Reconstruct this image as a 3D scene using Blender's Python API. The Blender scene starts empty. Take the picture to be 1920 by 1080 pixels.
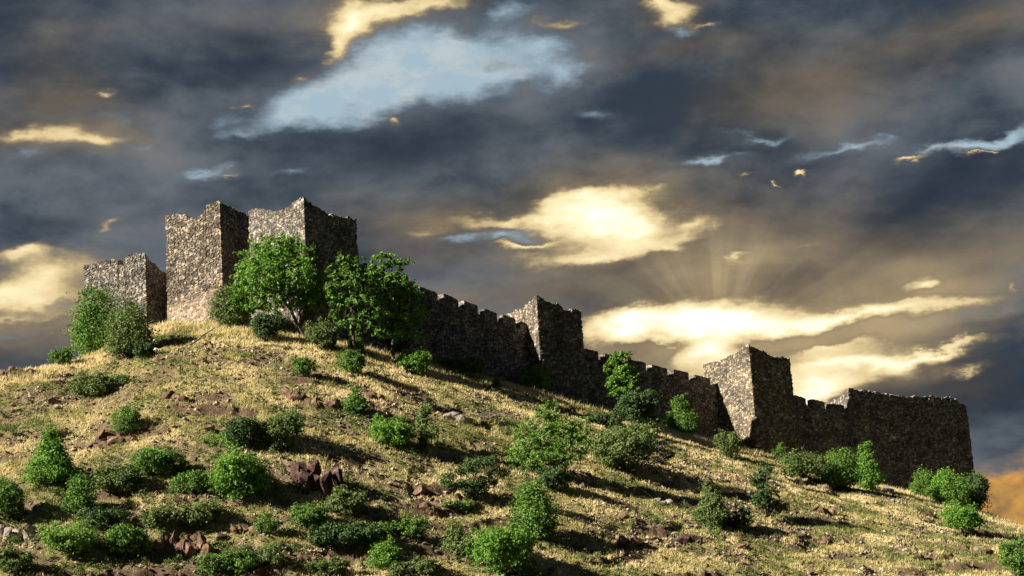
import bpy, bmesh, math, random
import numpy as np
from mathutils import Vector, Matrix

scene = bpy.context.scene
COL = scene.collection
R = math.radians

# ------------------------------------------------------------------ camera
FPX, PITCH, ROLL = 3000.0, R(10.0), R(3.5)
fwd = np.array([0, math.cos(PITCH), math.sin(PITCH)])
rt0 = np.array([1.0, 0, 0]); up0 = np.array([0, -math.sin(PITCH), math.cos(PITCH)])
rgt = math.cos(ROLL)*rt0 - math.sin(ROLL)*up0
upv = math.sin(ROLL)*rt0 + math.cos(ROLL)*up0
cam = bpy.data.cameras.new('camera'); camo = bpy.data.objects.new('camera', cam); COL.objects.link(camo)
cam.sensor_width = 36.0; cam.lens = FPX/1920*36.0; cam.clip_start = 0.5; cam.clip_end = 20000
camo.matrix_world = Matrix(((rgt[0], upv[0], -fwd[0], 0), (rgt[1], upv[1], -fwd[1], 0), (rgt[2], upv[2], -fwd[2], 0), (0, 0, 0, 1)))
scene.camera = camo

# ------------------------------------------------------------------ exposure, sun, sky
scene.view_settings.view_transform = 'Standard'; scene.view_settings.look = 'None'
scene.view_settings.gamma = 1.0; scene.view_settings.exposure = 1.42
EXPO = 2**1.42
SUN_EL = R(29.0); SUN_H = np.array([-0.891, -0.454]); SUN_H /= np.linalg.norm(SUN_H)
sv = Vector((SUN_H[0]*math.cos(SUN_EL), SUN_H[1]*math.cos(SUN_EL), math.sin(SUN_EL)))
sl = bpy.data.lights.new('sun', 'SUN'); sl.energy = 5.0; sl.angle = R(0.5); sl.color = (1.0, 0.91, 0.76)
so = bpy.data.objects.new('sun', sl); COL.objects.link(so)
so.rotation_euler = sv.to_track_quat('Z', 'Y').to_euler(); so.location = (-60, 0, 60)

def ray(px, py):
    d = fwd*FPX + rgt*(px-960) + upv*(540-py)
    return d/np.linalg.norm(d)
def azel(px, py):
    d = ray(px, py); return math.atan2(d[0], d[1]), math.asin(d[2])

world = bpy.data.worlds.new('World'); scene.world = world; world.use_nodes = True
W = world.node_tree; W.nodes.clear()
def wn(t, **k):
    n = W.nodes.new(t)
    for a, b in k.items(): setattr(n, a, b)
    return n
def wl(a, b): W.links.new(a, b)
def wmath(op, a, b=None, c=None, clamp=False):
    n = wn('ShaderNodeMath', operation=op, use_clamp=clamp)
    for i, v in enumerate((a, b, c)):
        if v is None: continue
        if isinstance(v, (int, float)): n.inputs[i].default_value = v
        else: wl(v, n.inputs[i])
    return n.outputs[0]
def wmix(f, a, b):
    n = wn('ShaderNodeMix', data_type='RGBA')
    for s, v in ((n.inputs[0], f), (n.inputs[6], a), (n.inputs[7], b)):
        if isinstance(v, (int, float)): s.default_value = v
        elif isinstance(v, tuple): s.default_value = v
        else: wl(v, s)
    return n.outputs[2]
def wstep(v, lo, hi):
    n = wn('ShaderNodeMapRange', interpolation_type='SMOOTHSTEP'); wl(v, n.inputs[0])
    n.inputs[1].default_value = lo; n.inputs[2].default_value = hi; return n.outputs[0]
geo = wn('ShaderNodeTexCoord').outputs['Generated']        # the direction of the sky
sep = wn('ShaderNodeSeparateXYZ'); wl(geo, sep.inputs[0])
az_s = wmath('ARCTAN2', sep.outputs[0], sep.outputs[1]); el_s = wmath('ARCSINE', sep.outputs[2])
comb = wn('ShaderNodeCombineXYZ'); wl(az_s, comb.inputs[0]); wl(el_s, comb.inputs[1])
def wnoise(scale, detail, rough, stretch=(1, 1, 2.2), off=(0, 0, 0), out='Fac', dist=0.0):
    m = wn('ShaderNodeMapping'); m.inputs['Scale'].default_value = stretch; m.inputs['Location'].default_value = off; wl(geo, m.inputs[0])
    n = wn('ShaderNodeTexNoise'); wl(m.outputs[0], n.inputs['Vector'])
    n.inputs['Scale'].default_value = scale; n.inputs['Detail'].default_value = detail
    n.inputs['Roughness'].default_value = rough; n.inputs['Distortion'].default_value = dist
    return n.outputs['Fac' if out == 'Fac' else 'Color']
def vadd(a, col, amp):
    s = wn('ShaderNodeVectorMath', operation='SUBTRACT'); wl(col, s.inputs[0]); s.inputs[1].default_value = (.5, .5, .5)
    m = wn('ShaderNodeVectorMath', operation='MULTIPLY_ADD'); wl(s.outputs[0], m.inputs[0]); m.inputs[1].default_value = amp; wl(a, m.inputs[2])
    return m.outputs[0]
P1 = vadd(comb.outputs[0], wnoise(9, 2, .5, out='Color'), (.10, .035, 0))
P2 = vadd(P1, wnoise(34, 7, .60, out='Color', off=(3, 1, 2)), (.034, .024, 0))
def blobs(lst, P=None):
    P = P or P2; acc = None
    for (x, y, rx, ry, amp) in lst:
        a, e = azel(x, y); m = wn('ShaderNodeMapping', vector_type='TEXTURE'); wl(P, m.inputs[0])
        m.inputs['Location'].default_value = (a, e, 0); m.inputs['Rotation'].default_value = (0, 0, ROLL)
        m.inputs['Scale'].default_value = (2.0*rx/FPX, 2.0*ry/FPX, 1)
        g = wn('ShaderNodeTexGradient', gradient_type='QUADRATIC_SPHERE'); wl(m.outputs[0], g.inputs[0])
        acc = wmath('MULTIPLY', g.outputs[1], amp) if acc is None else wmath('MULTIPLY_ADD', g.outputs[1], amp, acc)
    return acc
GLOW = [(1195,392,62,34,1.35),(1235,425,42,26,1.0),(1120,385,60,26,.9),(1060,400,60,22,.75),(1160,420,150,40,.7),(975,398,80,20,.7),(1325,408,45,26,.8),(1130,468,190,20,1.0),(990,448,80,10,.9),(1290,455,40,16,.6),
        (1360,602,190,36,1.9),(1170,612,110,20,1.35),(1610,586,260,17,1.2),(1325,668,80,42,1.6),(1570,692,230,34,1.3),(1450,755,130,24,.8),(1720,672,130,12,.7),(1200,658,110,16,-1.0),(1500,642,160,9,-.5),(1440,745,100,18,.8),(1590,655,120,12,.6),(1540,728,90,14,.7),
        (1800,655,110,7,.7),(1860,690,90,9,.6),(945,428,46,9,-1.3),(1010,436,30,7,-.7),(1770,604,60,5,-.6),
        (100,520,120,42,.95),(0,550,90,28,.75),(20,478,80,20,.6),(60,572,110,22,.66),(30,606,100,12,.50),(10,470,50,14,.45),(50,640,90,10,.30),
        (625,52,62,36,1.15),(590,85,28,24,.9),(720,32,110,20,.80),(850,14,140,18,.66),(1245,30,55,26,1.1),(1240,5,60,14,.8),(1050,48,60,16,.55),(1310,46,46,8,.6),(700,10,300,30,.25),
        (185,282,75,20,.78),(60,264,66,18,.55),(110,262,170,34,.30),(235,172,30,8,.55),(140,150,90,22,.25),(525,140,40,12,.40),(740,212,22,10,.62),(425,192,18,8,.55),(665,190,20,8,.3),
        (1685,520,34,15,1.05),(1390,482,34,12,.62),(1505,462,70,14,.38),(1510,313,13,6,1.3),(1447,332,9,8,.85),(1760,287,50,5,.75),(1845,281,14,5,.8),(1385,312,24,5,.6),
        (460,328,36,6,.62),(220,425,34,10,.42),(870,400,130,22,.42),(780,430,90,14,.30),(1560,510,60,12,.3),(1900,520,14,16,.45)]
BLUE = [(60,60,50,12,.35),(230,230,50,10,.4),(1120,230,60,16,.3),(470,250,40,10,.4),(560,330,60,8,.35),(1450,250,70,8,.4),(60,300,60,12,.45),(1000,90,50,24,.6),(1240,60,30,10,.4),(770,125,170,58,1.9),(550,200,110,34,1.4),(640,165,110,48,1.2),(950,150,130,42,1.2),(1070,155,40,26,.8),(880,90,110,26,.8),(990,30,50,18,.5),
        (1330,296,75,9,1.0),(1640,266,110,10,1.0),(1850,262,100,11,1.2),(380,328,110,12,.8),(290,295,46,14,.6),(215,405,44,18,.5),(950,430,80,16,1.0),
        (1740,592,110,9,.45),(90,590,50,12,.6),(30,634,60,10,.5),(840,440,60,10,.4),(60,576,40,7,.5)]
WARM = [(1480,170,330,110,1.1),(60,80,240,110,.7),(150,180,170,50,.7),(820,400,330,70,1.0),(760,480,260,40,.5),(1000,545,330,50,.8),(1480,500,380,110,1.2),(80,600,170,100,1.1),(1830,40,200,60,.7),(90,260,220,60,.7),
        (1200,640,300,60,.8),(1250,90,220,40,.7),(1300,450,240,110,.9),(1600,720,340,80,1.0),(1700,500,260,80,.7),(1820,700,160,60,.6),(700,30,300,50,.7)]
DARK = [(420,90,150,110,.8),(780,270,330,70,1.0),(1780,360,300,70,1.0),(400,380,280,60,.6),(1400,370,260,40,.5),(80,420,200,50,.6),(1200,500,320,22,.6),(1850,610,180,22,.8),
        (1180,655,120,32,.8),(1850,760,220,70,.7),(60,670,160,34,.8),(1500,300,300,50,.4),(1600,560,260,22,.4),(1650,640,200,10,.7)]
ORNG = [(1910,935,150,56,1.9),(1850,890,90,16,.8),(1860,975,150,36,1.5)]
HALO = [(1140,400,250,90,1.1),(1420,610,400,85,1.25),(1560,700,330,75,1.0),(80,550,170,90,.75),(680,45,170,60,.7),(1240,20,120,45,.7),(150,275,170,46,.6),(1685,520,80,34,.6),(1400,485,110,30,.5),(820,400,160,40,.45),(210,165,110,26,.4),(1330,520,180,60,.5),(740,560,120,40,.3)]
tex = wnoise(8.0, 6, .52, stretch=(1, 1, 2.3), off=(5, 2, 1), dist=.2)
texf = wnoise(42, 6, .58, stretch=(1, 1, 2.2), off=(1, 7, 1))
wav = wmath('MULTIPLY_ADD', wmath('SUBTRACT', tex, .5), 1.5, wmath('MULTIPLY', wmath('SUBTRACT', texf, .5), .26))
bil = wmath('SUBTRACT', wnoise(30, 9, .60, stretch=(1, 1, 1.5), off=(2, 4, 9), dist=.15), .5)
def ragged(B, *terms):          # noise only works where the patch itself is
    gate = wmath('MULTIPLY', B, 2.6, clamp=True); acc = B
    for nz, k_ in terms: acc = wmath('MULTIPLY_ADD', wmath('MULTIPLY', nz, k_), gate, acc)
    return acc
glow = ragged(blobs(GLOW), (bil, 1.0), (wav, .25)); blue = ragged(blobs(BLUE, P2), (bil, -1.9), (wav, -.7))
halo = wmath('MULTIPLY_ADD', wav, .45, blobs(HALO, P1))
warm = wmath('MULTIPLY_ADD', wav, .8, blobs(WARM, P1)); dark = wmath('MULTIPLY_ADD', wav, -.7, blobs(DARK, P1)); orng = ragged(blobs(ORNG, P2), (wav, .9), (bil, .5))
K = 1/(EXPO*0.10)
def c(r, g, b): return (r*K, g*K, b*K, 1)
sky = wn('ShaderNodeTexSky', sky_type='NISHITA', sun_disc=False, sun_elevation=SUN_EL, sun_rotation=math.atan2(SUN_H[0], SUN_H[1]))
bluec = wmix(.95, sky.outputs[0], c(.38, .50, .57))
wvb = wmath('MULTIPLY_ADD', bil, .46, wav)
base = wmix(wstep(wvb, -.30, .34), c(.036, .052, .072), c(.150, .172, .200))
base = wmix(wstep(dark, .10, .95), base, wmix(wstep(wvb, -.34, .44), c(.026, .037, .056), c(.068, .084, .108)))
base = wmix(wmath('MULTIPLY', wstep(warm, .05, 1.0), .85), base, wmix(wstep(wav, -.4, .5), c(.068, .062, .056), c(.25, .195, .13)))
base = wmix(wmath('MULTIPLY', wstep(halo, .05, 1.0), .9), base, wmix(wstep(wav, -.4, .5), c(.20, .155, .10), c(.56, .42, .22)))
v = wmix(wmath('MULTIPLY', wstep(blue, .0, .55), .60), base, c(.14, .19, .24))
v = wmix(wstep(blue, .15, 1.25), v, wmix(wstep(wmath('MULTIPLY_ADD', texf, .6, bil), .22, .44), bluec, c(.50, .58, .61)))
gr = wn('ShaderNodeValToRGB'); wl(wmath('MULTIPLY', glow, .5), gr.inputs[0])
els = gr.color_ramp.elements
els[0].position = .04; els[0].color = (.12, .10, .08, 1)
els[1].position = 1; els[1].color = (1.7, 1.7, 1.55, 1)
for p_, c_ in ((.12, (.21, .165, .115, 1)), (.22, (.46, .35, .19, 1)), (.34, (.80, .63, .33, 1)), (.54, (1.05, .90, .54, 1)), (.76, (1.2, 1.15, .92, 1))):
    e = els.new(p_); e.color = c_
gs = wn('ShaderNodeVectorMath', operation='SCALE'); wl(gr.outputs[0], gs.inputs[0]); gs.inputs['Scale'].default_value = K
v = wmix(wstep(glow, .0, .72), v, gs.outputs[0])
v = wmix(wstep(orng, .0, .85), v, wmix(wstep(wmath('MULTIPLY_ADD', bil, 2.2, wav), -.5, .5), c(.26, .16, .075), c(.88, .44, .085)))
# rays fanning out of the bright gap over the square tower
ra, re_ = azel(1345, 650); sp2 = wn('ShaderNodeSeparateXYZ'); wl(comb.outputs[0], sp2.inputs[0])
rx = wmath('SUBTRACT', sp2.outputs[0], ra); ry = wmath('SUBTRACT', sp2.outputs[1], re_); ang = wmath('ARCTAN2', rx, ry)
rn = wn('ShaderNodeTexNoise', noise_dimensions='1D'); wl(wmath('MULTIPLY', ang, 2.2), rn.inputs['W']); rn.inputs['Scale'].default_value = 1.6; rn.inputs['Detail'].default_value = 2
rm = wmath('MULTIPLY', wmath('MULTIPLY', wstep(rn.outputs['Fac'], .42, .66), wstep(ry, .006, .035)), blobs([(1345, 520, 300, 110, 1.6)], comb.outputs[0]))
rays = wn('ShaderNodeVectorMath', operation='MULTIPLY_ADD'); rc3 = wn('ShaderNodeCombineXYZ')
for i_ in range(3): wl(wmath('MULTIPLY', rm, (.060*K, .049*K, .030*K)[i_]), rc3.inputs[i_])
rays.operation = 'ADD'; wl(v, rays.inputs[0]); wl(rc3.outputs[0], rays.inputs[1]); v = rays.outputs[0]
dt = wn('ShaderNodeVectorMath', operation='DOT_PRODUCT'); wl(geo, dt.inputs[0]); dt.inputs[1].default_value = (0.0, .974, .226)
v = wmix(wstep(dt.outputs['Value'], .1, .93), wmix(.25, c(.016, .026, .066), base), v)      # unseen sky away from the view made dark blue to set the walls' fill
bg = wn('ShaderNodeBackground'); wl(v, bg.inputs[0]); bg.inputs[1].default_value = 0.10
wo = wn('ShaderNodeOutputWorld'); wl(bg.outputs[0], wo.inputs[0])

# ------------------------------------------------------------------ numeric helpers
def hsh(ix, iy, seed=0):
    h = (ix.astype(np.int64)*374761393 + iy.astype(np.int64)*668265263 + seed*974634777) & 0xffffffff
    h = ((h ^ (h >> 13))*1274126177) & 0xffffffff
    h = ((h ^ (h >> 16))*2246822519) & 0xffffffff
    return ((h ^ (h >> 15)) & 0xffffff)/float(0xffffff)
def vnoise(x, y, seed=0):
    x = np.asarray(x, float); y = np.asarray(y, float)
    ix = np.floor(x); iy = np.floor(y); fx = x-ix; fy = y-iy
    fx = fx*fx*(3-2*fx); fy = fy*fy*(3-2*fy)
    a = hsh(ix, iy, seed); b = hsh(ix+1, iy, seed); c_ = hsh(ix, iy+1, seed); d = hsh(ix+1, iy+1, seed)
    return (a*(1-fx)+b*fx)*(1-fy)+(c_*(1-fx)+d*fx)*fy
def fbm(x, y, o=4, seed=0, g=.5):
    s = 0; a = 1; t = 0
    for i in range(o):
        s = s+a*vnoise(np.asarray(x)*2**i+17.3*i, np.asarray(y)*2**i-9.1*i, seed+i*7); t += a; a *= g
    return s/t
def sst(v, lo, hi):
    t = np.clip((np.asarray(v, float)-lo)/(hi-lo), 0, 1); return t*t*(3-2*t)
def voro(u, v, seed=0, jit=.8):
    iu = np.floor(u); iv = np.floor(v); f1 = np.full(np.shape(u), 9.); f2 = f1.copy(); idr = np.zeros(np.shape(u)); idq = idr.copy()
    for a in (-1, 0, 1):
        for b in (-1, 0, 1):
            cu = iu+a; cv = iv+b
            pu = cu+.5+jit*(hsh(cu, cv, seed)-.5); pv = cv+.5+jit*(hsh(cu, cv, seed+1)-.5)
            d = np.hypot(u-pu, v-pv); m = d < f1
            f2 = np.where(m, f1, np.minimum(f2, d)); idr = np.where(m, hsh(cu, cv, seed+2), idr); idq = np.where(m, hsh(cu, cv, seed+3), idq); f1 = np.where(m, d, f1)
    return f1, f2-f1, idr, idq

# ------------------------------------------------------------------ terrain height
CREST = [(-250,720,176),(0,702,177),(80,690,178),(130,682,180),(170,668,182),(215,645,183),(275,614,183),(320,606,182),(420,606,181),(490,622,179),(580,634,178),(690,652,180),(800,682,184),(900,707,188),
         (1010,737,193),(1100,759,197),(1230,797,203),(1330,827,208),(1430,853,211),(1500,872,214),(1590,900,217),(1680,920,219),(1750,940,220),(1850,966,222),(1920,990,223),(2050,1035,226),(2200,1080,230)]
_c = []
for (x, y, D) in CREST:
    a, e = azel(x, y); _c.append((a, D, D*math.tan(e)))
_c = np.array(sorted(_c)); _b = []
for x, D in ((-300, 128), (0, 128), (500, 128), (960, 132), (1400, 142), (1920, 158), (2250, 172)):
    a, e = azel(x, 1085); _b.append((a, D, D*math.tan(e)))
_b = np.array(_b)
def H(x, y, aux=False):
    x = np.asarray(x, float); y = np.asarray(y, float)
    az = np.arctan2(x, y); r = np.hypot(x, y)
    Ds = np.interp(az, _c[:, 0], _c[:, 1]); Zs = np.interp(az, _c[:, 0], _c[:, 2])
    Db = np.interp(az, _b[:, 0], _b[:, 1]); Zb = np.interp(az, _b[:, 0], _b[:, 2])
    off = sst(np.abs(az), .40, 1.2)
    Zs = Zs*(1-off)-10*off; Zb = Zb*(1-off)-14*off
    t = (r-Db)/(Ds-Db); z = Zb+(Zs-Zb)*(t+.10*np.sin(np.clip(t, 0, 1)*math.pi))
    # foot of the hill, valley, and the camera's own bank
    tb = np.clip((Db-r)/60, 0, 1.2); low = Zb-(Db-r)*.45; low = np.maximum(low, -26+0*r); bank = -1.7-26*sst(r, 4, 70)
    z = np.where(r < Db, np.maximum(low, bank), z)
    back = r-Ds; zt = Zs-.010*back-.45*np.maximum(back-32, 0)
    z = np.where(back > 0, np.maximum(zt, -40), z)
    vis = sst(r, 105, 125)*(1-sst(back, 20, 50))*(1-off)
    n1 = fbm(x/9+40, y/9, 4, 3)-.5; n2 = fbm(x/2.6, y/2.2, 4, 11)-.5
    fr = 1-sst(back, -7, -1)*.82
    n3 = fbm(x/.9, y/.7, 3, 71)-.5
    d = n1*.75*fr+n2*.5*fr+n3*.32*fr
    q = z/1.9+(fbm(x/14, y/14, 3, 21)-.5)*3.2+n2*.5; f = q-np.floor(q)
    am = sst(fbm(x/7, y/5, 3, 33), .47, .63)*vis*fr
    ter = (sst(f, .66, .90)-f)*.85*am
    cr = np.abs(fbm(x/1.1+7, y/.8, 3, 72)-.5)*2; bare = sst(fbm(x/3.2, y/2.6, 4, 44), .50, .62)
    z2 = z+d*vis+ter-cr*vis*fr*(.15+.45*np.maximum(am, bare))
    if aux:
        riser = sst(f, .66, .74)*(1-sst(f, .86, .95))*am
        return z2, riser, am, vis
    return z2
def ground(px, py):
    d = ray(px, py); hh = math.hypot(d[0], d[1]); rs = np.arange(112, 245, .15)
    hz = H(rs*d[0]/hh, rs*d[1]/hh); zz = rs*d[2]/hh
    i = np.argmax(hz >= zz)
    if hz[i] < zz[i]:
        a = math.atan2(d[0], d[1]); r = float(np.interp(a, _c[:, 0], _c[:, 1])) - .3
    else: r = float(rs[i])
    x, y = r*d[0]/hh, r*d[1]/hh
    return np.array([x, y, float(H(x, y))]), r

# ------------------------------------------------------------------ scene helpers
def tag(o, label=None, cat=None, group=None, kind=None):
    if label: o['label'] = label
    if cat: o['category'] = cat
    if group: o['group'] = group
    if kind: o['kind'] = kind
    return o
def empty(name, loc):
    o = bpy.data.objects.new(name, None); COL.objects.link(o); o.location = loc; o.empty_display_size = .3; return o
def mesh(name, V, F, mat, parent=None, smooth=False, attrs=None):
    """F: (n,k) int array or list of such arrays"""
    me = bpy.data.meshes.new(name); V = np.asarray(V, np.float32).reshape(-1, 3)
    Fs = [np.asarray(f, np.int32) for f in (F if isinstance(F, list) else [F]) if len(f)]
    loops = np.concatenate([f.ravel() for f in Fs]); tot = np.concatenate([np.full(len(f), f.shape[1], np.int32) for f in Fs])
    me.vertices.add(len(V)); me.vertices.foreach_set('co', V.ravel())
    me.loops.add(len(loops)); me.loops.foreach_set('vertex_index', loops)
    me.polygons.add(len(tot)); st = np.concatenate([[0], np.cumsum(tot)[:-1]]).astype(np.int32)
    me.polygons.foreach_set('loop_start', st); me.polygons.foreach_set('loop_total', tot)
    me.polygons.foreach_set('use_smooth', np.full(len(tot), smooth))
    for k, a in (attrs or {}).items():
        a = np.asarray(a, np.float32)
        if a.ndim == 1: at = me.attributes.new(k, 'FLOAT', 'POINT'); at.data.foreach_set('value', a)
        else: at = me.attributes.new(k, 'FLOAT_COLOR', 'POINT'); at.data.foreach_set('color', np.c_[a, np.ones(len(a))].astype(np.float32).ravel())
    me.update(calc_edges=True); me.materials.append(mat)
    o = bpy.data.objects.new(name, me); COL.objects.link(o)
    if parent: o.parent = parent
    return o

def newmat(name):
    m = bpy.data.materials.new(name); m.use_nodes = True; t = m.node_tree; b = t.nodes['Principled BSDF']
    b.inputs['Specular IOR Level'].default_value = .15; b.inputs['Roughness'].default_value = .9
    return m, t, b
def ramp(t, fac, stops):
    n = t.nodes.new('ShaderNodeValToRGB'); t.links.new(fac, n.inputs[0]); e = n.color_ramp.elements
    e[0].position, e[0].color = stops[0][0], (*stops[0][1], 1); e[1].position, e[1].color = stops[-1][0], (*stops[-1][1], 1)
    for p, cc in stops[1:-1]: k = e.new(p); k.color = (*cc, 1)
    return n.outputs[0]
def tnoise(t, scale, detail=5, rough=.6, vec=None, st=None):
    co = t.nodes.new('ShaderNodeTexCoord').outputs['Object'] if vec is None else vec
    if st:
        mp = t.nodes.new('ShaderNodeMapping'); mp.inputs['Scale'].default_value = st; t.links.new(co, mp.inputs[0]); co = mp.outputs[0]
    n = t.nodes.new('ShaderNodeTexNoise'); n.inputs['Scale'].default_value = scale; n.inputs['Detail'].default_value = detail; n.inputs['Roughness'].default_value = rough
    t.links.new(co, n.inputs['Vector']); return n.outputs['Fac']
def attr(t, name, out='Fac'):
    n = t.nodes.new('ShaderNodeAttribute'); n.attribute_name = name; return n.outputs[out]
def mixc(t, f, a, b, mode='MIX'):
    n = t.nodes.new('ShaderNodeMix'); n.data_type = 'RGBA'; n.blend_type = mode
    for s, v_ in ((n.inputs[0], f), (n.inputs[6], a), (n.inputs[7], b)):
        if isinstance(v_, (int, float)): s.default_value = v_
        elif isinstance(v_, tuple): s.default_value = (*v_, 1)
        else: t.links.new(v_, s)
    return n.outputs[2]
def bump(t, b, h, strength, dist):
    n = t.nodes.new('ShaderNodeBump'); n.inputs['Strength'].default_value = strength; n.inputs['Distance'].default_value = dist
    t.links.new(h, n.inputs['Height']); t.links.new(n.outputs[0], b.inputs['Normal'])

# stone masonry: colour of each stone comes with the mesh, weathering from noise
def stone_mat():
    m, t, b = newmat('rubble_masonry')
    co = t.nodes.new('ShaderNodeTexCoord').outputs['Object']
    n1 = tnoise(t, .42, 6, .66, co); n2 = tnoise(t, 9, 4, .7, co)
    k = ramp(t, n1, [(.34, (.50, .48, .48)), (.48, (.95, .95, .95)), (.56, (1.05, 1.02, .98)), (.68, (1.35, 1.22, 1.05))])
    cc = mixc(t, 1.0, attr(t, 'stone', 'Color'), k, 'MULTIPLY')
    cc = mixc(t, 1.0, cc, ramp(t, n2, [(.3, (.84, .84, .84)), (.6, (1.08, 1.08, 1.08))]), 'MULTIPLY')
    t.links.new(cc, b.inputs['Base Color']); bump(t, b, n2, .7, .04); return m
M_STONE = stone_mat()

def stone_disp(u, v, seed, rough=1.0, mortar=0.0, tint=(1, 1, 1)):
    w = fbm(u/2.2, v/2.2, 3, seed+50)-.5; w2 = fbm(u/2.2+9, v/2.2+5, 3, seed+51)-.5
    uu = (u+w*.9)/.44; vv = (v+w2*.7)/.26
    f1, e, r1, r2 = voro(uu, vv, seed)
    big = fbm(u/1.8, v/1.3, 4, seed+60); loss = sst(big, .60, .74)*(1-mortar)
    ed = sst(e, .04, .28)
    d = (.085*ed*(.5+r1)-.05+.05*(r2-.5))*rough*(1-.62*mortar) - .12*loss*rough*r1 + .07*(fbm(u/3, v/3, 3, seed+61)-.5)
    tone = .095+.28*r2**1.6; tone = np.where(r1 > .93, tone*1.6, tone); tone = np.where(r1 < .10, tone*.45, tone)
    warm = hsh(np.floor(r1*9999), np.floor(r2*9999), 5)
    colr = np.stack([tone*(1.03+.12*warm), tone*(.975+.03*warm), tone*(.93-.14*warm)], -1)
    mort = np.array([.10, .085, .07]); mh = np.array([.46, .37, .29])
    mc = mort*(1-np.asarray(mortar)[..., None])+mh*np.asarray(mortar)[..., None] if np.ndim(mortar) else mort*(1-mortar)+mh*mortar
    k = np.clip(ed+.0, 0, 1)[..., None]
    colr = colr*k+mc*(1-k)*(.62+.38*(np.asarray(mortar)[..., None] if np.ndim(mortar) else mortar))
    return d, colr*np.array(tint)

def gridfaces(ny, nx, off=0, wrap=False):
    i = np.arange(ny-1)[:, None]; j = np.arange(nx if wrap else nx-1)[None, :]; j2 = (j+1) % nx
    a = i*nx+j; b = i*nx+j2; c_ = (i+1)*nx+j2; d = (i+1)*nx+j
    return np.stack([a, b, c_, d], -1).reshape(-1, 4)+off

RES = .11
def ring_tower(name, corner, a, L, Wd, zb, flank_top, front_top, seed, tint=(1, 1, 1), mortar_fn=None, th=1.3, rough=1.0, parent=None):
    """hollow square tower; corner = nearest corner, a = bearing of the front face, L = depth of the lit flank, Wd = front width"""
    ca, sa = math.cos(R(a)), math.sin(R(a)); dr = np.array([ca, sa]); dl = np.array([-sa, ca])
    C0 = np.array(corner[:2]); pts = [C0+dl*L, C0, C0+dr*Wd, C0+dr*Wd+dl*L]          # flank, front, right, back
    lens = [L, Wd, L, Wd]; P = []; N = []; T = []; S = []; Q = []
    cen = C0+dr*Wd/2+dl*L/2; s0 = 0
    fl = np.array(flank_top); fr = np.array(front_top)                                # (distance from nearest corner, z)
    zl_end = fl[np.argmax(fl[:, 0]), 1]; zr_end = fr[np.argmax(fr[:, 0]), 1]
    for k in range(4):
        p, q = pts[k], pts[(k+1) % 4]; n = max(4, int(lens[k]/RES)); tt = np.arange(n)/n
        for t_ in tt:
            P.append(p+(q-p)*t_); dist = t_*lens[k]; S.append(s0+dist)
            if k == 0: z = np.interp(L-dist, fl[:, 0], fl[:, 1])
            elif k == 1: z = np.interp(dist, fr[:, 0], fr[:, 1])
            elif k == 2: z = zr_end-3.2*float(sst(dist, .7, 2.0))+.4*math.sin(t_*9)*t_
            else: z = zr_end-3.2+(zl_end-zr_end+3.2)*float(sst(t_, .55, 1))+.4*math.sin(t_*11)*(1-t_)
            T.append(z)
            nn = [-dr, -dl, dr, dl][k]
            if t_ == 0: pn = [-dr, -dl, dr, dl][k-1]; nn = (nn+pn)
            Q.append(nn)
        s0 += lens[k]
    P = np.array(P); T = np.array(T); S = np.array(S); N = np.array(Q); n = len(P)
    T = T+(hsh(np.floor(S/.42), np.floor(S*0), seed+9)-.5)*.20+(fbm(S/.8, S*0, 3, seed+8)-.5)*.35
    M = int((T.max()-zb)/RES)+2; tv = np.linspace(0, 1, M)[:, None]
    Z = zb+(T[None, :]-zb)*tv; U = np.broadcast_to(S[None, :], Z.shape)
    mort = mortar_fn(U, Z) if mortar_fn else 0.0
    d, colr = stone_disp(U, Z, seed, rough, mortar, ) if False else stone_disp(U, Z, seed, rough, mort, tint)
    bat = (1-tv)*.18
    V1 = np.empty(Z.shape+(3,)); V1[..., 0] = P[:, 0]+N[:, 0]*(d+bat); V1[..., 1] = P[:, 1]+N[:, 1]*(d+bat); V1[..., 2] = Z+d*.3
    # inner skin
    M2 = 26; tv2 = np.linspace(1, 0, M2)[:, None]; Z2 = zb+(T[None, :]-.05-zb)*tv2; U2 = np.broadcast_to(S[None, :], Z2.shape)+31
    d2, c2 = stone_disp(U2, Z2, seed+5, rough, 0.0, tint)
    loc = P-cen; l1 = loc@dr; l2 = loc@dl
    ins = cen+np.outer(np.clip(l1, -Wd/2+th, Wd/2-th), dr)+np.outer(np.clip(l2, -L/2+th, L/2-th), dl)
    rims = []; rc = []
    for q in (.25, .5, .75):
        X = P*(1-q)+ins*q; zz = T+(fbm(S/.5+q*7, S*0+q*9, 3, seed+13)-.5)*.5-.05
        rims.append(np.c_[X, zz]); rc.append(np.repeat((.14+.10*hsh(np.floor(S/.4), S*0+q*8, 3))[:, None], 3, 1)*np.array([1.05, 1, .9]))
    V2 = np.empty(Z2.shape+(3,)); V2[..., 0] = ins[:, 0]-N[:, 0]*d2; V2[..., 1] = ins[:, 1]-N[:, 1]*d2; V2[..., 2] = Z2
    V = np.concatenate([V1.reshape(-1, 3)]+rims+[V2.reshape(-1, 3)]); Cc = np.concatenate([colr.reshape(-1, 3)]+rc+[c2.reshape(-1, 3)])
    F = gridfaces(M+3+M2, n, 0, True)
    return mesh(name, V, F, M_STONE, parent, False, {'stone': Cc})

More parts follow.
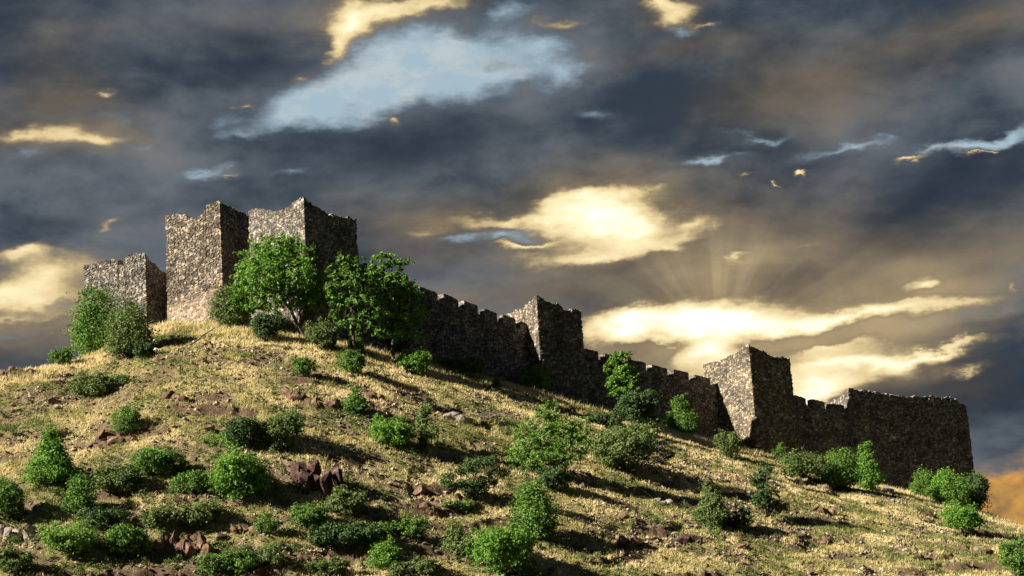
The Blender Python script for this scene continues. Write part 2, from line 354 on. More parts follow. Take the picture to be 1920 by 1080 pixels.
def slab(name, p0, p1, th, zb, top, seed, parent=None, tint=(1, 1, 1), rough=1.0, res=RES):
    """straight wall from p0 to p1; its back lies th behind the visible face; top(s) -> z ; zb number or function"""
    p0 = np.array(p0[:2]); p1 = np.array(p1[:2]); L = np.linalg.norm(p1-p0); u = (p1-p0)/L; nf = np.array([u[1], -u[0]])
    if nf@(-p0) < 0: nf = -nf
    n = max(4, int(L/res)+1); s = np.linspace(0, L, n); T = top(s); B = zb(s) if callable(zb) else np.full(n, float(zb))
    M = max(4, int((T-B).max()/res)+1); tv = np.linspace(0, 1, M)[:, None]
    rows = []; cols = []
    def add(off, Z, useed, disp=1):
        U = np.broadcast_to(s[None, :], Z.shape)+useed; d, cc = stone_disp(U+p0[0]*1.7, Z, seed, rough, 0.0, tint); d = d*disp
        V = np.empty(Z.shape+(3,)); V[..., 0] = p0[0]+u[0]*s-nf[0]*off+nf[0]*d; V[..., 1] = p0[1]+u[1]*s-nf[1]*off+nf[1]*d; V[..., 2] = Z
        rows.append(V.reshape(-1, 3)); cols.append(cc.reshape(-1, 3)); return Z.shape[0]
    c1 = add(0, B+(T-B)*tv, 0)
    for q in (.2, .4, .6, .8): c1 += add(th*q, (T+(fbm(s/.5+q*9, s*0+q*5, 3, seed)-.5)*.22)[None, :], q*20, 0)
    c1 += add(th, B+(T-B)*np.linspace(1, 0, max(4, M//3))[:, None], 50, -1)
    V = np.concatenate(rows); Cc = np.concatenate(cols); F = [gridfaces(c1, n)]
    # end caps
    for j, flip in ((0, 0), (n-1, 1)):
        # grid between the front column and the back column
        fcol = V[:M*n].reshape(M, n, 3)[:, j]; bk = fcol-np.r_[nf*th, 0]
        K_ = max(3, int(th/res)); q = np.linspace(0, 1, K_)[None, :, None]; G = fcol[:, None]*(1-q)+bk[:, None]*q
        U = np.broadcast_to(np.linspace(0, th, K_)[None, :], (M, K_)); d, cc = stone_disp(U+j+3, G[..., 2], seed+3, rough, 0.0, tint)
        sg = -1 if j == 0 else 1; w = np.ones_like(d); w[:, 0] = 0; w[:, -1] = 0; w[-1] = 0
        G[..., 0] += sg*u[0]*(d+.03)*w; G[..., 1] += sg*u[1]*(d+.03)*w
        F.append(gridfaces(M, K_, len(V))); V = np.concatenate([V, G.reshape(-1, 3)]); Cc = np.concatenate([Cc, cc.reshape(-1, 3)])
    return mesh(name, V, [np.concatenate(F)], M_STONE, parent, False, {'stone': Cc})

def at(px, D, py=900):
    d = ray(px, py); hh = math.hypot(d[0], d[1]); return np.array([D*d[0]/hh, D*d[1]/hh])
def onplane(px, py, p, u):
    """where the sight line through a photo point meets the vertical plane through p along u: (distance along u, z)"""
    d = ray(px, py); A = np.array([[u[0], -d[0]], [u[1], -d[1]]]); s, k = np.linalg.solve(A, -np.array(p[:2])); return s, k*d[2]
def tower(name, label, px, py, D, a, L, Wd, flank, front, seed, base, **kw):
    c0 = at(px, D, py); ca, sa = math.cos(R(a)), math.sin(R(a)); dr = np.array([ca, sa]); dl = np.array([-sa, ca])
    f1 = sorted([onplane(x, y, c0, dl) for x, y in flank]); f2 = sorted([onplane(x, y, c0, dr) for x, y in front])
    L = L or f1[-1][0]; Wd = Wd or f2[-1][0]
    o = ring_tower(name, c0, a, L, Wd, base, f1, f2, seed, **kw); tag(o, label, 'tower', 'ruined stone towers')
    return dict(c=c0, dr=dr, dl=dl, L=L, W=Wd, o=o)


# ------------------------------------------------------------------ ground
def ground_mesh():
    az = np.unique(np.concatenate([np.linspace(-math.pi, -.40, 60), np.arange(-.40, .40, .00115), np.linspace(.40, math.pi, 60)]))
    rr = np.unique(np.concatenate([[0.5, 3, 8, 15, 25, 40, 60, 80], np.arange(95, 120, 1.0), np.arange(120, 240, .24), np.arange(240, 300, 3), [320, 360, 450, 700, 1200, 2500, 6000, 12000]]))
    A, Rr = np.meshgrid(az, rr); X = Rr*np.sin(A); Y = Rr*np.cos(A)
    Z, riser, am, vis = H(X, Y, True)
    Z[0] = -1.7
    bare = sst(fbm(X/3.2, Y/2.6, 4, 44), .50, .62)*vis
    F = gridfaces(len(rr), len(az))
    return mesh('ground', np.stack([X, Y, Z], -1), F, M_GROUND, None, True, {'riser': riser.ravel(), 'bare': bare.ravel(), 'bounce_cut': (1-sst(Rr, 100, 112)*(1-sst(Rr, 238, 252))*(1-sst(np.abs(A), .42, .55))).ravel()})
m, t, b = newmat('hill_soil'); M_GROUND = m
co = t.nodes.new('ShaderNodeTexCoord').outputs['Object']
n1 = tnoise(t, .35, 6, .62, co); n2 = tnoise(t, 2.6, 9, .78, co); n3 = tnoise(t, .12, 4, .6, co)
grass = ramp(t, n2, [(.28, (.15, .13, .055)), (.5, (.38, .32, .145)), (.72, (.52, .44, .22))])
green = ramp(t, n2, [(.3, (.09, .105, .036)), (.7, (.27, .27, .11))])
g1 = mixc(t, ramp(t, n1, [(.45, (0, 0, 0)), (.62, (.8, .8, .8))]), grass, green)
soil = ramp(t, n2, [(.3, (.085, .062, .040)), (.5, (.21, .155, .090)), (.62, (.30, .24, .135)), (.75, (.42, .35, .24))])
g2 = mixc(t, attr(t, 'bare'), g1, soil); g3 = mixc(t, attr(t, 'riser'), g2, ramp(t, n2, [(.3, (.070, .046, .033)), (.6, (.17, .115, .072)), (.8, (.30, .23, .16))]))
g3 = mixc(t, attr(t, 'bounce_cut'), g3, ramp(t, n1, [(.35, (.012, .022, .010)), (.65, (.035, .055, .022))])); t.links.new(g3, b.inputs['Base Color']); bump(t, b, n2, 1.0, .45)  # ground out of view coloured dark to cut light bounced onto the walls
g = ground_mesh(); tag(g, kind='structure')

# ------------------------------------------------------------------ castle
def gz(p): return float(H(p[0], p[1]))
def mort_mid(U, Z):
    edge = 34.3+(U-3.5)*.28+(fbm(U/2.2, Z/2.2, 4, 77)-.5)*3.0
    return (1-sst(Z, edge-.7, edge+.7))*.8
T1 = tower('tower', 'low ruined tower with a square notch in its top, behind the paired bushes at left', 275, 612, 193.5, 72, None, 7.5,
           [(270,472),(266,473),(254,476),(236,481),(233,495),(222,498),(219,484),(205,487),(195,489),(180,490),(157,496)],
           [(271,472),(279,484),(285,492),(292,495),(300,505),(312,512),(330,520)], 1, 22, tint=(.95, .97, 1.0))
T2 = tower('tower', 'tall slender tower with a broken dip in its top, pinkish mortar on its lower half', 418, 600, 190.2, 74, None, 8.0,
           [(409,378),(400,380),(386,386),(383,400),(376,404),(366,408),(352,407),(346,401),(336,399),(322,402),(311,406)],
           [(409,378),(425,384),(440,392),(457,401)], 2, 24, tint=(1.06, 1.0, .93), mortar_fn=mort_mid)
T3 = tower('tower', 'tall broad tower behind the big spreading tree, its corner rising to a sharp peak', 579, 630, 180, 50, 9.6, None,
           [(567,369),(560,373),(549,379),(538,386),(528,392),(518,397),(508,396),(494,391),(484,394),(475,392),(466,395),(458,398)],
           [(568,369),(576,377),(590,386),(603,394),(612,400),(630,404),(640,408),(648,406),(660,410),(668,413)], 3, 24)
T4 = tower('tower', 'dark mid-slope tower with a small lit side, between the leaf-hidden wall and the sapling', 1015, 700, 199, 34, 7.4, None,
           [(1007,554),(1003,557),(995,563),(989,570),(981,574),(972,582),(962,584),(950,590)],
           [(1008,554),(1018,558),(1024,565),(1036,569),(1042,567),(1050,571),(1058,580),(1070,580),(1080,578),(1089,583)], 4, 12, tint=(1.05, 1, .93))
T5 = tower('tower', 'dark square tower with a broad sunlit flank crossed by a slanting wall shadow', 1417, 800, 217, 36, 9.4, None,
           [(1402,643),(1396,648),(1388,654),(1380,662),(1370,666),(1355,673),(1343,678),(1332,680),(1322,684),(1315,684)],
           [(1403,643),(1407,649),(1420,652),(1427,656),(1440,664),(1452,671),(1465,668),(1481,672)], 5, 4, tint=(1.1, 1.04, .92))
T6 = tower('tower', 'long flat-topped bastion at the foot of the wall, beyond which the hill drops away', 1602, 850, 229, 33, 9.0, None,
           [(1594,728),(1588,733),(1580,740),(1572,746),(1560,752)],
           [(1594,728),(1604,731),(1625,733),(1650,737),(1668,740),(1690,741),(1715,744),(1740,743),(1765,745),(1780,744),(1792,748),(1800,756),(1812,762)], 6, 0, tint=(1.0, 1.0, 1.02))

def curtain(label, A, B, back_D, tops, gaps, seed, zb, th=2.0, mh=1.02):
    """A, B = ends in plan; tops = photo points along the merlon tops; gaps = photo x of each opening"""
    A = np.array(A); B = np.array(B); L = np.linalg.norm(B-A); u = (B-A)/L
    tp = sorted([onplane(x, y, A, u) for x, y in tops]); ts, tz = np.array(tp).T
    o = slab('curtain_wall', A, B, th, zb, lambda s: np.interp(s, ts, tz)-mh+(fbm(s/.6, s*0, 2, seed)-.5)*.12, seed); tag(o, label, 'wall', 'battlemented curtain walls')
    gs_ = [(onplane(x0, np.interp(x0, [q[0] for q in tops], [q[1] for q in tops]), A, u)[0], onplane(x1, np.interp(x1, [q[0] for q in tops], [q[1] for q in tops]), A, u)[0]) for x0, x1 in gaps]
    s0 = 0.02; k = 0
    for g0, g1 in gs_+[(L-.02, L)]:
        if g0-s0 > .3:
            rn = random.Random(seed*31+k); e0 = rn.uniform(-.14, .08); e1 = rn.uniform(-.20, .06)
            fz = lambda s, s0=s0, e0=e0, e1=e1, w=g0-s0-.1: np.interp(s+s0, ts, tz)+e0+(e1-e0)*s/w-.05*np.exp(-(s/.15)**2)-.05*np.exp(-((w-s)/.15)**2)+(fbm(s/.35+s0, s*0, 2, 5)-.5)*.16
            bz = lambda s, s0=s0: np.interp(s+s0, ts, tz)-mh-.35
            nf = np.array([u[1], -u[0]])*.02
            slab('merlon', A+u*(s0+.05)+nf, A+u*(g0-.05)+nf, 1.15, bz, fz, seed+k, parent=o, rough=.5)
        s0 = g1; k += 1
    return o
def flank_pt(T, px, py=600):
    s, z = onplane(px, py, T['c'], T['dl']); return T['c']+T['dl']*s
e3 = T3['c']+T3['dr']*T3['W']+T3['dl']*2.0
B1 = flank_pt(T4, 988, 610); A1 = e3-T3['dr']*.4
curtain('dark battlemented wall running down from the tall broad tower, its upper end hidden by trees', A1, B1, 0,
        [(640,484),(690,500),(775,531),(790,537),(840,553),(880,567),(920,582),(955,594),(985,604),(1010,612)],
        [(700,710),(738,748),(776,786),(820,831),(859,869),(896,907),(932,942),(967,974)], 11, 14)
e4 = T4['c']+T4['dr']*T4['W']+T4['dl']*3.0
B2 = flank_pt(T5, 1342, 705)
curtain('dark battlemented wall behind the lone sapling, in the middle of the three walls', e4-T4['dr']*.4, B2, 0,
        [(1080,650),(1100,654),(1123,660),(1133,661),(1170,671),(1212,680),(1253,690),(1293,699),(1330,707),(1350,711)],
        [(1122,1133),(1165,1176),(1211,1221),(1251,1262),(1291,1302),(1331,1341)], 12, 8)
e5 = T5['c']+T5['dr']*T5['W']+T5['dl']*.9
B3 = flank_pt(T6, 1595, 770)
curtain('short battlemented wall above the conical shrubs, lowest of the three walls', e5-T5['dr']*.4, B3, 0,
        [(1470,735),(1490,740),(1512,746),(1522,747),(1548,753),(1590,762)], [(1511,1522),(1546,1556),(1583,1590)], 13, 3)
# ------------------------------------------------------------------ foliage
def leafmat(name, dark, mid, light, trans=.25):
    m, t, b = newmat(name)
    cc = ramp(t, attr(t, 'tint'), [(0, dark), (.5, mid), (1, light)])
    t.links.new(cc, b.inputs['Base Color']); b.inputs['Roughness'].default_value = .6; b.inputs['Specular IOR Level'].default_value = .25
    tr = t.nodes.new('ShaderNodeBsdfTranslucent'); t.links.new(cc, tr.inputs[0])
    mx = t.nodes.new('ShaderNodeMixShader'); mx.inputs[0].default_value = trans
    t.links.new(b.outputs[0], mx.inputs[1]); t.links.new(tr.outputs[0], mx.inputs[2]); t.links.new(mx.outputs[0], t.nodes['Material Output'].inputs[0]); return m
LM = {
 'bright': leafmat('fresh_leaves', (.052, .125, .016), (.125, .265, .034), (.225, .390, .062), .35),
 'green': leafmat('green_leaves', (.044, .100, .018), (.098, .200, .032), (.175, .290, .052), .3),
 'olive': leafmat('olive_leaves', (.050, .084, .024), (.112, .165, .046), (.190, .245, .074)),
 'dark': leafmat('dark_leaves', (.022, .046, .014), (.052, .100, .028), (.100, .160, .046), .2),
 'pale': leafmat('pale_leaves', (.085, .165, .034), (.170, .300, .058), (.270, .410, .095), .45),
 'dry': leafmat('dry_twigs_leaves', (.030, .022, .018), (.060, .045, .035), (.100, .085, .060), .1),
}
m, t, b = newmat('bark'); M_BARK = m
t.links.new(ramp(t, tnoise(t, 6, 4, .6, None, (3, 3, .6)), [(.3, (.035, .028, .022)), (.7, (.13, .105, .08))]), b.inputs['Base Color'])

def leaves(rng, blobs_, n, size, open_=.0, clump=.28, flat=.0):
    """leaf faces in clumps through a set of ellipsoids (cx,cy,cz,rx,ry,rz)"""
    B = np.array(blobs_, float); vol = (B[:, 3]*B[:, 4]*B[:, 5])**(2/3); pk = vol/vol.sum()
    nc = max(10, int(n/26)); ci = rng.choice(len(B), nc, p=pk); dv = rng.normal(size=(nc, 3)); dv /= np.linalg.norm(dv, axis=1)[:, None]
    rad = (rng.random(nc)**(.38+open_)); rad = .25+.80*rad; rad = np.where(rng.random(nc) < .14, rad*1.28, rad); rad = rad*(.87+.30*vnoise(dv[:, 0]*2.1+B[ci, 0]*.2+50, dv[:, 2]*2.1+dv[:, 1]+B[ci, 2]*.1+50, int(n) % 97)); Cn = B[ci, :3]+dv*B[ci, 3:]*rad[:, None]
    cr = (B[ci, 3:].mean(1)*clump*(.6+.8*rng.random(nc)))
    ctint = rng.random(nc)
    li = rng.integers(0, nc, n); off = rng.normal(size=(n, 3))*.5; off[:, 2] *= .75
    P = Cn[li]+off*cr[li][:, None]
    N = dv[li]*.6+rng.normal(size=(n, 3))*.6+np.array([0, 0, .35+flat]); N /= np.linalg.norm(N, axis=1)[:, None]
    T = np.cross(N, rng.normal(size=(n, 3))); T /= np.linalg.norm(T, axis=1)[:, None]; Bn = np.cross(N, T)
    sz = size*(.55+.9*rng.random(n))[:, None]; w = .55
    V = np.stack([P-T*sz, P+Bn*sz*w+N*sz*.15, P+T*sz, P-Bn*sz*w+N*sz*.15], 1).reshape(-1, 3)
    tint = np.clip(.25+.45*ctint[li]+.35*(rng.random(n)-.3), 0, 1)
    return V, np.arange(4*n).reshape(-1, 4), np.repeat(tint, 4), Cn
def tube(V, F, p, q, r0, r1, k=6):
    p = np.array(p, float); q = np.array(q, float); d = q-p; ln = np.linalg.norm(d); d /= max(ln, 1e-6)
    a = np.cross(d, [.3, .9, .1]); a /= np.linalg.norm(a); b_ = np.cross(d, a); o = sum(len(v) for v in V); th = np.arange(k)*2*math.pi/k
    ring = np.cos(th)[:, None]*a+np.sin(th)[:, None]*b_; V.append(np.concatenate([p+ring*r0, q+ring*r1]))
    F.append(np.stack([o+np.arange(k), o+(np.arange(k)+1) % k, o+k+(np.arange(k)+1) % k, o+k+np.arange(k)], 1))
def limb(V, F, rng, p, q, r0, r1, seg=5, wob=.08):
    p = np.array(p, float); q = np.array(q, float); L = np.linalg.norm(q-p); prev = p
    for i in range(1, seg+1):
        f = i/seg; nx = p+(q-p)*f+(rng.normal(size=3)*wob*L*math.sin(f*math.pi) if i < seg else 0)
        tube(V, F, prev, nx, r0+(r1-r0)*(i-1)/seg, r0+(r1-r0)*f); prev = nx
def bushblobs(shape, w, h, rng):
    r = w/2
    if shape == 'cone':      # upright juniper or young conifer
        return [(rng.normal()*.05*w, rng.normal()*.05*w, h*f, r*(1.0-f**1.1*.95), r*(1.0-f**1.1*.95), h*.17) for f in (.15, .26, .38, .50, .62, .74, .85)]
    if shape == 'low':
        k = max(3, int(w/h*2)); return [((i/(k-1)-.5)*w*.78, rng.normal()*.12*w, h*(.36+.16*rng.random()), w*.55/k+h*.18, h*.45, h*(.34+.16*rng.random())) for i in range(k)]
    if shape == 'sparse':
        return [(rng.normal()*.20*w, rng.normal()*.2*w, h*f, r*.5, r*.5, h*.16) for f in (.22, .35, .48, .62, .76, .9)]+[(-.25*w, 0, h*.35, r*.4, r*.4, h*.15), (.25*w, 0, h*.4, r*.4, r*.4, h*.15)]
    if shape == 'egg':
        return [(0, 0, h*.42, r*.92, r*.92, h*.42), (rng.normal()*.08*w, 0, h*.72, r*.6, r*.6, h*.28), (-.2*w, 0, h*.3, r*.6, r*.6, h*.28), (.2*w, 0, h*.3, r*.6, r*.6, h*.28)]
    k = 7; out = [(0, 0, h*.42, r*.72, r*.72, h*.40)]
    for i in range(k):
        a = i/k*6.28+rng.random(); out.append((math.cos(a)*r*.55, math.sin(a)*r*.55, h*(.32+.38*rng.random()), r*(.32+.2*rng.random()), r*.42, h*(.20+.12*rng.random())))
    return out
def by_low(px, base): return px < 800 and base > 880
def plant(kind, px, base, wpx, hpx, shape, hue, label, cat, group=None, dist=None, cut=0):
    p, r = ground(px, base)
    if dist: dd = ray(px, base); hh = math.hypot(dd[0], dd[1]); p = np.array([dist*dd[0]/hh, dist*dd[1]/hh, 0]); p[2] = gz(p); r = dist
    gk = .95 if by_low(px, base) else 1.06; w = wpx*r/FPX*gk; h = hpx*r/FPX*gk*1.02; rng = np.random.default_rng(int(px*7+base*13)); e = empty(kind, p); tag(e, label, cat, group)
    bl = bushblobs(shape, w, h, rng)
    dens = {'sparse': .55, 'low': 1.0, 'cone': 1.15}.get(shape, 1.0)*(.6 if hue == 'pale' else 1)
    leaf = min(.14, .062+.010*max(w, h)); n = int(min(13000, 430*dens*(w*h*1.0+w*w*.5)+400)); V, F, T, Cn = leaves(rng, bl, n, leaf, .1 if shape == 'sparse' else 0, .34 if shape != 'cone' else .40)
    V[:, 2] = np.maximum(V[:, 2], .02-abs(V[:, 1])*.1); mesh('crown', V, F, LM[hue], e, False, {'tint': T})
    TV, TF = [], []
    for i in range(min(len(Cn), 14 if shape != 'cone' else 4)):
        c_ = Cn[rng.integers(len(Cn))]; limb(TV, TF, rng, (rng.normal()*.06*w, rng.normal()*.06*w, -.3), c_*(1.0+.22*(i % 3 == 0)), .035+.01*h, .012, 3)
    mesh('stem', np.concatenate(TV), np.concatenate(TF), M_BARK, e, True); return e
def big_tree(px, base, dist, label, blobs_px, trunks, hue, seed, dens=1.0, leaf=.17, kind='broadleaf_tree'):
    """blobs_px: (x, y, rx, ry[, depth]) in photo pixels at the tree's own distance; trunks: photo polylines (x, y, radius)"""
    rng = np.random.default_rng(seed); dist = dist or ground(px, base)[1]; dd = ray(px, base); hh = math.hypot(dd[0], dd[1]); p = np.array([dist*dd[0]/hh, dist*dd[1]/hh, 0]); p[2] = gz(p)
    e = empty(kind, p); tag(e, label, 'tree')
    lat = np.array([dd[1], -dd[0]])/hh; fw = np.array([dd[0], dd[1]])/hh
    def loc(x, y, dep=0):
        s, z = onplane(x, y, p, lat); q = lat*s+fw*dep; return np.array([q[0], q[1], z-p[2]])
    k = dist/FPX; bl = []
    for q in blobs_px:
        c_ = loc(q[0], q[1], q[4] if len(q) > 4 else 0); bl.append((*c_, q[2]*k, q[2]*k*(q[5] if len(q) > 5 else .7), q[3]*k))
    area = sum(q[3]*q[5] for q in bl); n = int(area*330*dens)
    V, F, T, Cn = leaves(rng, bl, n, leaf, 0, .26, .2); mesh('crown', V, F, LM[hue], e, False, {'tint': T})
    TV, TF = [], []; tips = []
    for tr in trunks:
        pts = [loc(x, y, dep) for x, y, rr_, dep in tr]; pts[0][2] -= .6
        for i in range(len(pts)-1): limb(TV, TF, rng, pts[i], pts[i+1], tr[i][2], tr[i+1][2], 3, .03)
        tips.append((pts[-1], tr[-1][2]))
    for i in range(26):
        c_ = Cn[rng.integers(len(Cn))]; j = int(np.argmin([np.linalg.norm(t_[0]-c_) for t_ in tips])); limb(TV, TF, rng, tips[j][0], c_, tips[j][1]*.55, .02, 4, .07)
    mesh('trunk', np.concatenate(TV), np.concatenate(TF), M_BARK, e, True); return e

big_tree(566, 632, 178, 'big spreading tree with forked trunks in front of the tall broad tower',
    [(520,470,40,26),(480,490,34,28),(560,485,34,26),(455,520,22,24),(500,520,45,32,-1),(545,520,45,34,-1),(585,520,24,30),(470,555,34,26),(520,562,40,24,-.5),(570,560,36,24),(598,550,18,26),(445,568,20,14),(480,580,22,9),(500,450,20,10),(530,452,20,9)],
    [[(577,633,.28,0),(575,605,.22,0),(580,590,.18,.3),(572,560,.13,0),(560,520,.08,0)],[(575,630,.13,0),(560,612,.11,0),(552,596,.09,.2),(540,560,.06,0)],[(560,636,.26,.8),(556,605,.2,.6),(545,580,.16,.3),(525,550,.12,0),(500,515,.08,0)],[(580,592,.12,.3),(596,578,.09,0),(598,555,.05,0)]], 'bright', 5, 1.6, .16)
big_tree(660, 655, 174, 'leafy maple nearest the big spreading tree, left of two in front of the tower corner',
    [(655,487,20,14),(640,505,24,18),(675,500,14,14),(630,535,20,22),(660,530,26,24,-.5),(688,530,18,24),(640,565,24,18),(675,565,26,20),(625,590,14,10),(655,605,24,14),(690,600,18,20)],
    [[(668,656,.22,0),(662,610,.17,0),(655,560,.12,0),(652,510,.06,0)],[(662,610,.11,0),(680,570,.08,.5),(684,530,.05,.3)]], 'green', 6, 1.15, .20)
big_tree(738, 662, 177, 'leafy maple with one branch reaching out to the right, against the curtain wall',
    [(722,490,24,12),(748,490,22,10),(768,493,10,4),(712,510,22,16),(740,505,18,10),(705,545,24,24),(740,540,28,26),(770,550,22,24),(725,580,32,22),(765,590,30,24),(700,590,18,18),(785,580,14,26),(745,620,30,20),(780,625,20,18),(715,620,18,14),(756,515,14,12)],
    [[(736,668,.24,0),(738,635,.19,0),(733,590,.15,0),(728,540,.1,0),(735,500,.05,0)],[(736,625,.12,0),(755,590,.09,0),(765,550,.05,0)]], 'bright', 7, .95, .20)
big_tree(1187, 795, None, 'slim sapling with airy leaves standing against the middle curtain wall',
    [(1158,672,22,12),(1148,690,16,10),(1168,692,19,16),(1180,700,14,16),(1160,715,22,13),(1143,716,14,8),(1182,722,16,16),(1170,733,24,12),(1188,740,11,10)],
    [[(1188,800,.12,0),(1180,765,.09,0),(1176,735,.07,0),(1165,700,.04,0),(1158,672,.02,0)]], 'bright', 8, 2.6, .17, 'sapling')
big_tree(1040, 905, None, 'tall airy pale-green tree on open grass in the middle of the slope',
    [(1032,770,16,18),(1020,795,28,23),(1050,800,25,23),(1085,805,21,25),(990,830,32,25),(1030,830,39,28),(1075,835,30,23),(975,855,25,16),(1015,860,37,18),(1055,860,30,16),(1000,880,23,9),(1035,755,7,10)],
    [[(1046,908,.13,0),(1040,880,.1,0),(1030,850,.08,0),(1030,800,.04,0)],[(1046,905,.09,0),(1065,870,.06,0),(1085,830,.03,0)],[(1042,890,.08,0),(1005,868,.05,0),(975,850,.03,0)]], 'pale', 9, 2.6, .12, 'airy_tree')

G = 'shrubs scattered over the hillside'
SH = [
 (188,676,92,124,'egg','green','tall bright-green bush, left of the pair in front of the low left tower',186),
 (243,672,72,92,'egg','olive','lighter olive bush, right of the pair in front of the low left tower',None),
 (268,674,42,34,'round','dark','small dark bush tucked under the right side of the paired bushes',None),
 (115,680,42,32,'round','green','small bush on the skyline at the far left, beside the paired bushes',None),
 (432,612,62,72,'egg','olive','dense bush at the right foot of the tall slender tower',None),
 (503,641,64,56,'round','dark','dark bush under the left side of the big spreading tree',None),
 (606,656,64,56,'round','olive','rounded bush just right of the forked trunks',None),
 (668,660,36,48,'cone','green','small upright conical bush below the left maple',None),
 (742,668,46,48,'sparse','dry','greyish thin bush at the foot of the right maple',None),
 (779,703,68,50,'round','bright','round bright bush on the grass just below the right maple',None),
 (662,702,54,44,'round','green','bush on the grass below the conical bush of the left maple',None),
 (570,707,44,40,'round','green','small round bush on the grass below the big spreading tree',None),
 (862,693,80,30,'low','olive','long low bush along the foot of the upper curtain wall',None),
 (931,728,18,28,'cone','olive','tiny upright shrub on the bright grass below the upper curtain wall',None),
 (967,716,24,22,'round','dark','tiny dark shrub left of the round shrub under the mid-slope tower',197),
 (1002,728,48,52,'egg','bright','round bright shrub against the wall just left of the mid-slope tower',196),
 (1110,759,16,20,'cone','olive','tiny pointed shrub at the foot of the wall left of the sapling',None),
 (1196,800,74,62,'round','dark','thicket round the foot of the slim sapling',None),
 (1135,800,50,26,'low','dark','low dark bush left of the thicket round the sapling',None),
 (1172,884,130,92,'round','olive','largest rounded juniper, just below the slim sapling',None),
 (1238,872,40,32,'sparse','dry','dry reddish leafless scrub at the right side of the largest juniper',None),
 (1281,812,64,70,'cone','green','pyramid-shaped young conifer in front of the middle curtain wall',None),
 (1368,858,48,48,'round','olive','small rounded shrub below the sunlit flank of the square tower',None),
 (1466,866,34,36,'cone','green','small pointed shrub under the dark square tower',None),
 (1510,896,58,46,'low','olive','low spreading shrub between the pointed shrub and the paired shrubs below the last wall',None),
 (1573,918,72,68,'egg','green','rounded shrub, left of the close pair below the joint of wall and bastion',None),
 (1627,920,50,82,'cone','bright','pointed conifer, right of the close pair below the joint of wall and bastion',None),
 (1734,934,44,52,'egg','green','small pointed shrub against the right half of the bastion',None),
 (1782,952,58,64,'egg','bright','upright bright shrub below the right end of the bastion',None),
 (1828,966,56,70,'round','dark','dark bush on the skyline at the bastion right corner',224),
 (1808,998,66,54,'round','bright','round bright bush lowest of the group below the bastion right end',None),
 (1908,1078,50,62,'round','green','green bush cut by the right edge of the picture',None),
 (1437,968,54,84,'sparse','dark','thin dark upright shrub alone on the grass below the square tower',None),
 (1334,985,60,78,'cone','olive','conical shrub left of the thin dark upright shrub',None),
 (1374,990,50,34,'low','dark','low dark growth touching the right side of the conical shrub',None),
 (1042,922,62,46,'round','dark','dark bush at the foot of the tall airy tree',None),
 (1003,1008,76,96,'egg','green','tall bush in a column between the airy tree and the bottom thicket',None),
 (945,1078,120,92,'round','bright','big bright bush at the bottom edge, right of the middle',None),
 (860,1045,52,60,'egg','olive','narrow bush left of the big bright bottom bush',None),
 (893,936,84,66,'sparse','dark','dark spreading shrub left of the airy tree',None),
 (735,836,76,56,'round','bright','bright leafy shrub, left of the pair in the middle of the slope',None),
 (791,842,50,80,'sparse','olive','upright darker shrub, right of the pair in the middle of the slope',None),
 (667,774,52,48,'cone','green','small shrub right of the dark rock ledge near the top',None),
 (533,842,80,68,'round','olive','grey-green round bush at the left end of the long shadow above the red boulders',None),
 (460,840,80,58,'round','dark','dark bush just left of the grey-green round bush',None),
 (412,842,46,30,'low','pale','pale low scrub left of the dark bush on the left slope',None),
 (187,744,76,40,'low','olive','low mound-like bush near the top left of the slope',None),
 (235,813,50,48,'egg','green','small round bush below the low mound-like bush at upper left',None),
 (98,905,90,106,'cone','bright','large bright pyramid-shaped shrub near the left edge',None),
 (288,892,92,60,'round','green','wide bush right of and above the mounded bush on the left slope',None),
 (220,926,96,58,'round','olive','mounded bush with a dark right half on the left slope',None),
 (148,968,60,76,'egg','green','upright bush below the large pyramid-shaped shrub',None),
 (188,992,72,40,'low','dark','dark ragged low bush right of the upright bush at left',None),
 (12,976,72,84,'round','green','bush cut by the left edge of the picture',None),
 (130,1045,110,72,'round','pale','wide pale bush near the lower left corner',None),
 (235,1046,92,60,'round','green','dark-based bush right of the wide pale bush at lower left',None),
 (455,935,112,92,'round','bright','big bright leafy bush left of the red boulders',None),
 (343,892,32,36,'egg','green','tiny bush between the wide bush and the big bright leafy bush',None),
 (368,928,76,44,'low','green','low leafy growth at the left foot of the big bright bush',None),
 (298,992,66,44,'round','olive','rounded shrub, left of two just above the lower ledge',None),
 (378,988,92,54,'round','olive','wider rounded shrub, right of two just above the lower ledge',None),
 (500,1000,42,40,'egg','green','small round shrub below the red boulders on the left',None),
 (648,968,92,56,'round','olive','bush at the right foot of the red boulders',None),
 (580,992,80,54,'round','green','light-green bush directly below the red boulders',None),
 (650,1024,122,46,'low','dark','long dark low thicket below the red boulders',None),
 (752,1008,84,36,'low','green','low green shrub at the right end of the dark thicket',None),
 (722,1068,60,58,'egg','bright','bright upright bush below the dark thicket',None),
 (425,1078,84,44,'low','green','low bright growth at the bottom edge on the left',None),
 (488,1064,70,42,'low','olive','low bush at the bottom, left of the scattered grey stones',None),
 (876,964,26,26,'egg','bright','tiny bright shrub beside the small red boulder, right of two',None),
 (850,958,22,16,'low','green','tiny low shrub beside the small red boulder, left of two',None),
 (28,1078,84,70,'sparse','olive','greyish open bush in the bottom left corner',None),
 (612,1078,70,34,'low','olive','low grey-green growth at the bottom edge left of the middle',None),
 (780,1078,90,34,'low','olive','low scrub at the bottom edge right of the bright upright bush',None),
]
for (px, by, w, h, shp, hue, lab, ds) in SH:
    kind = {'cone': 'conical_shrub', 'low': 'low_shrub', 'sparse': 'open_shrub', 'egg': 'upright_shrub'}.get(shp, 'round_shrub')
    plant(kind, px, by, w, h, shp, hue, lab, 'shrub', G, ds)

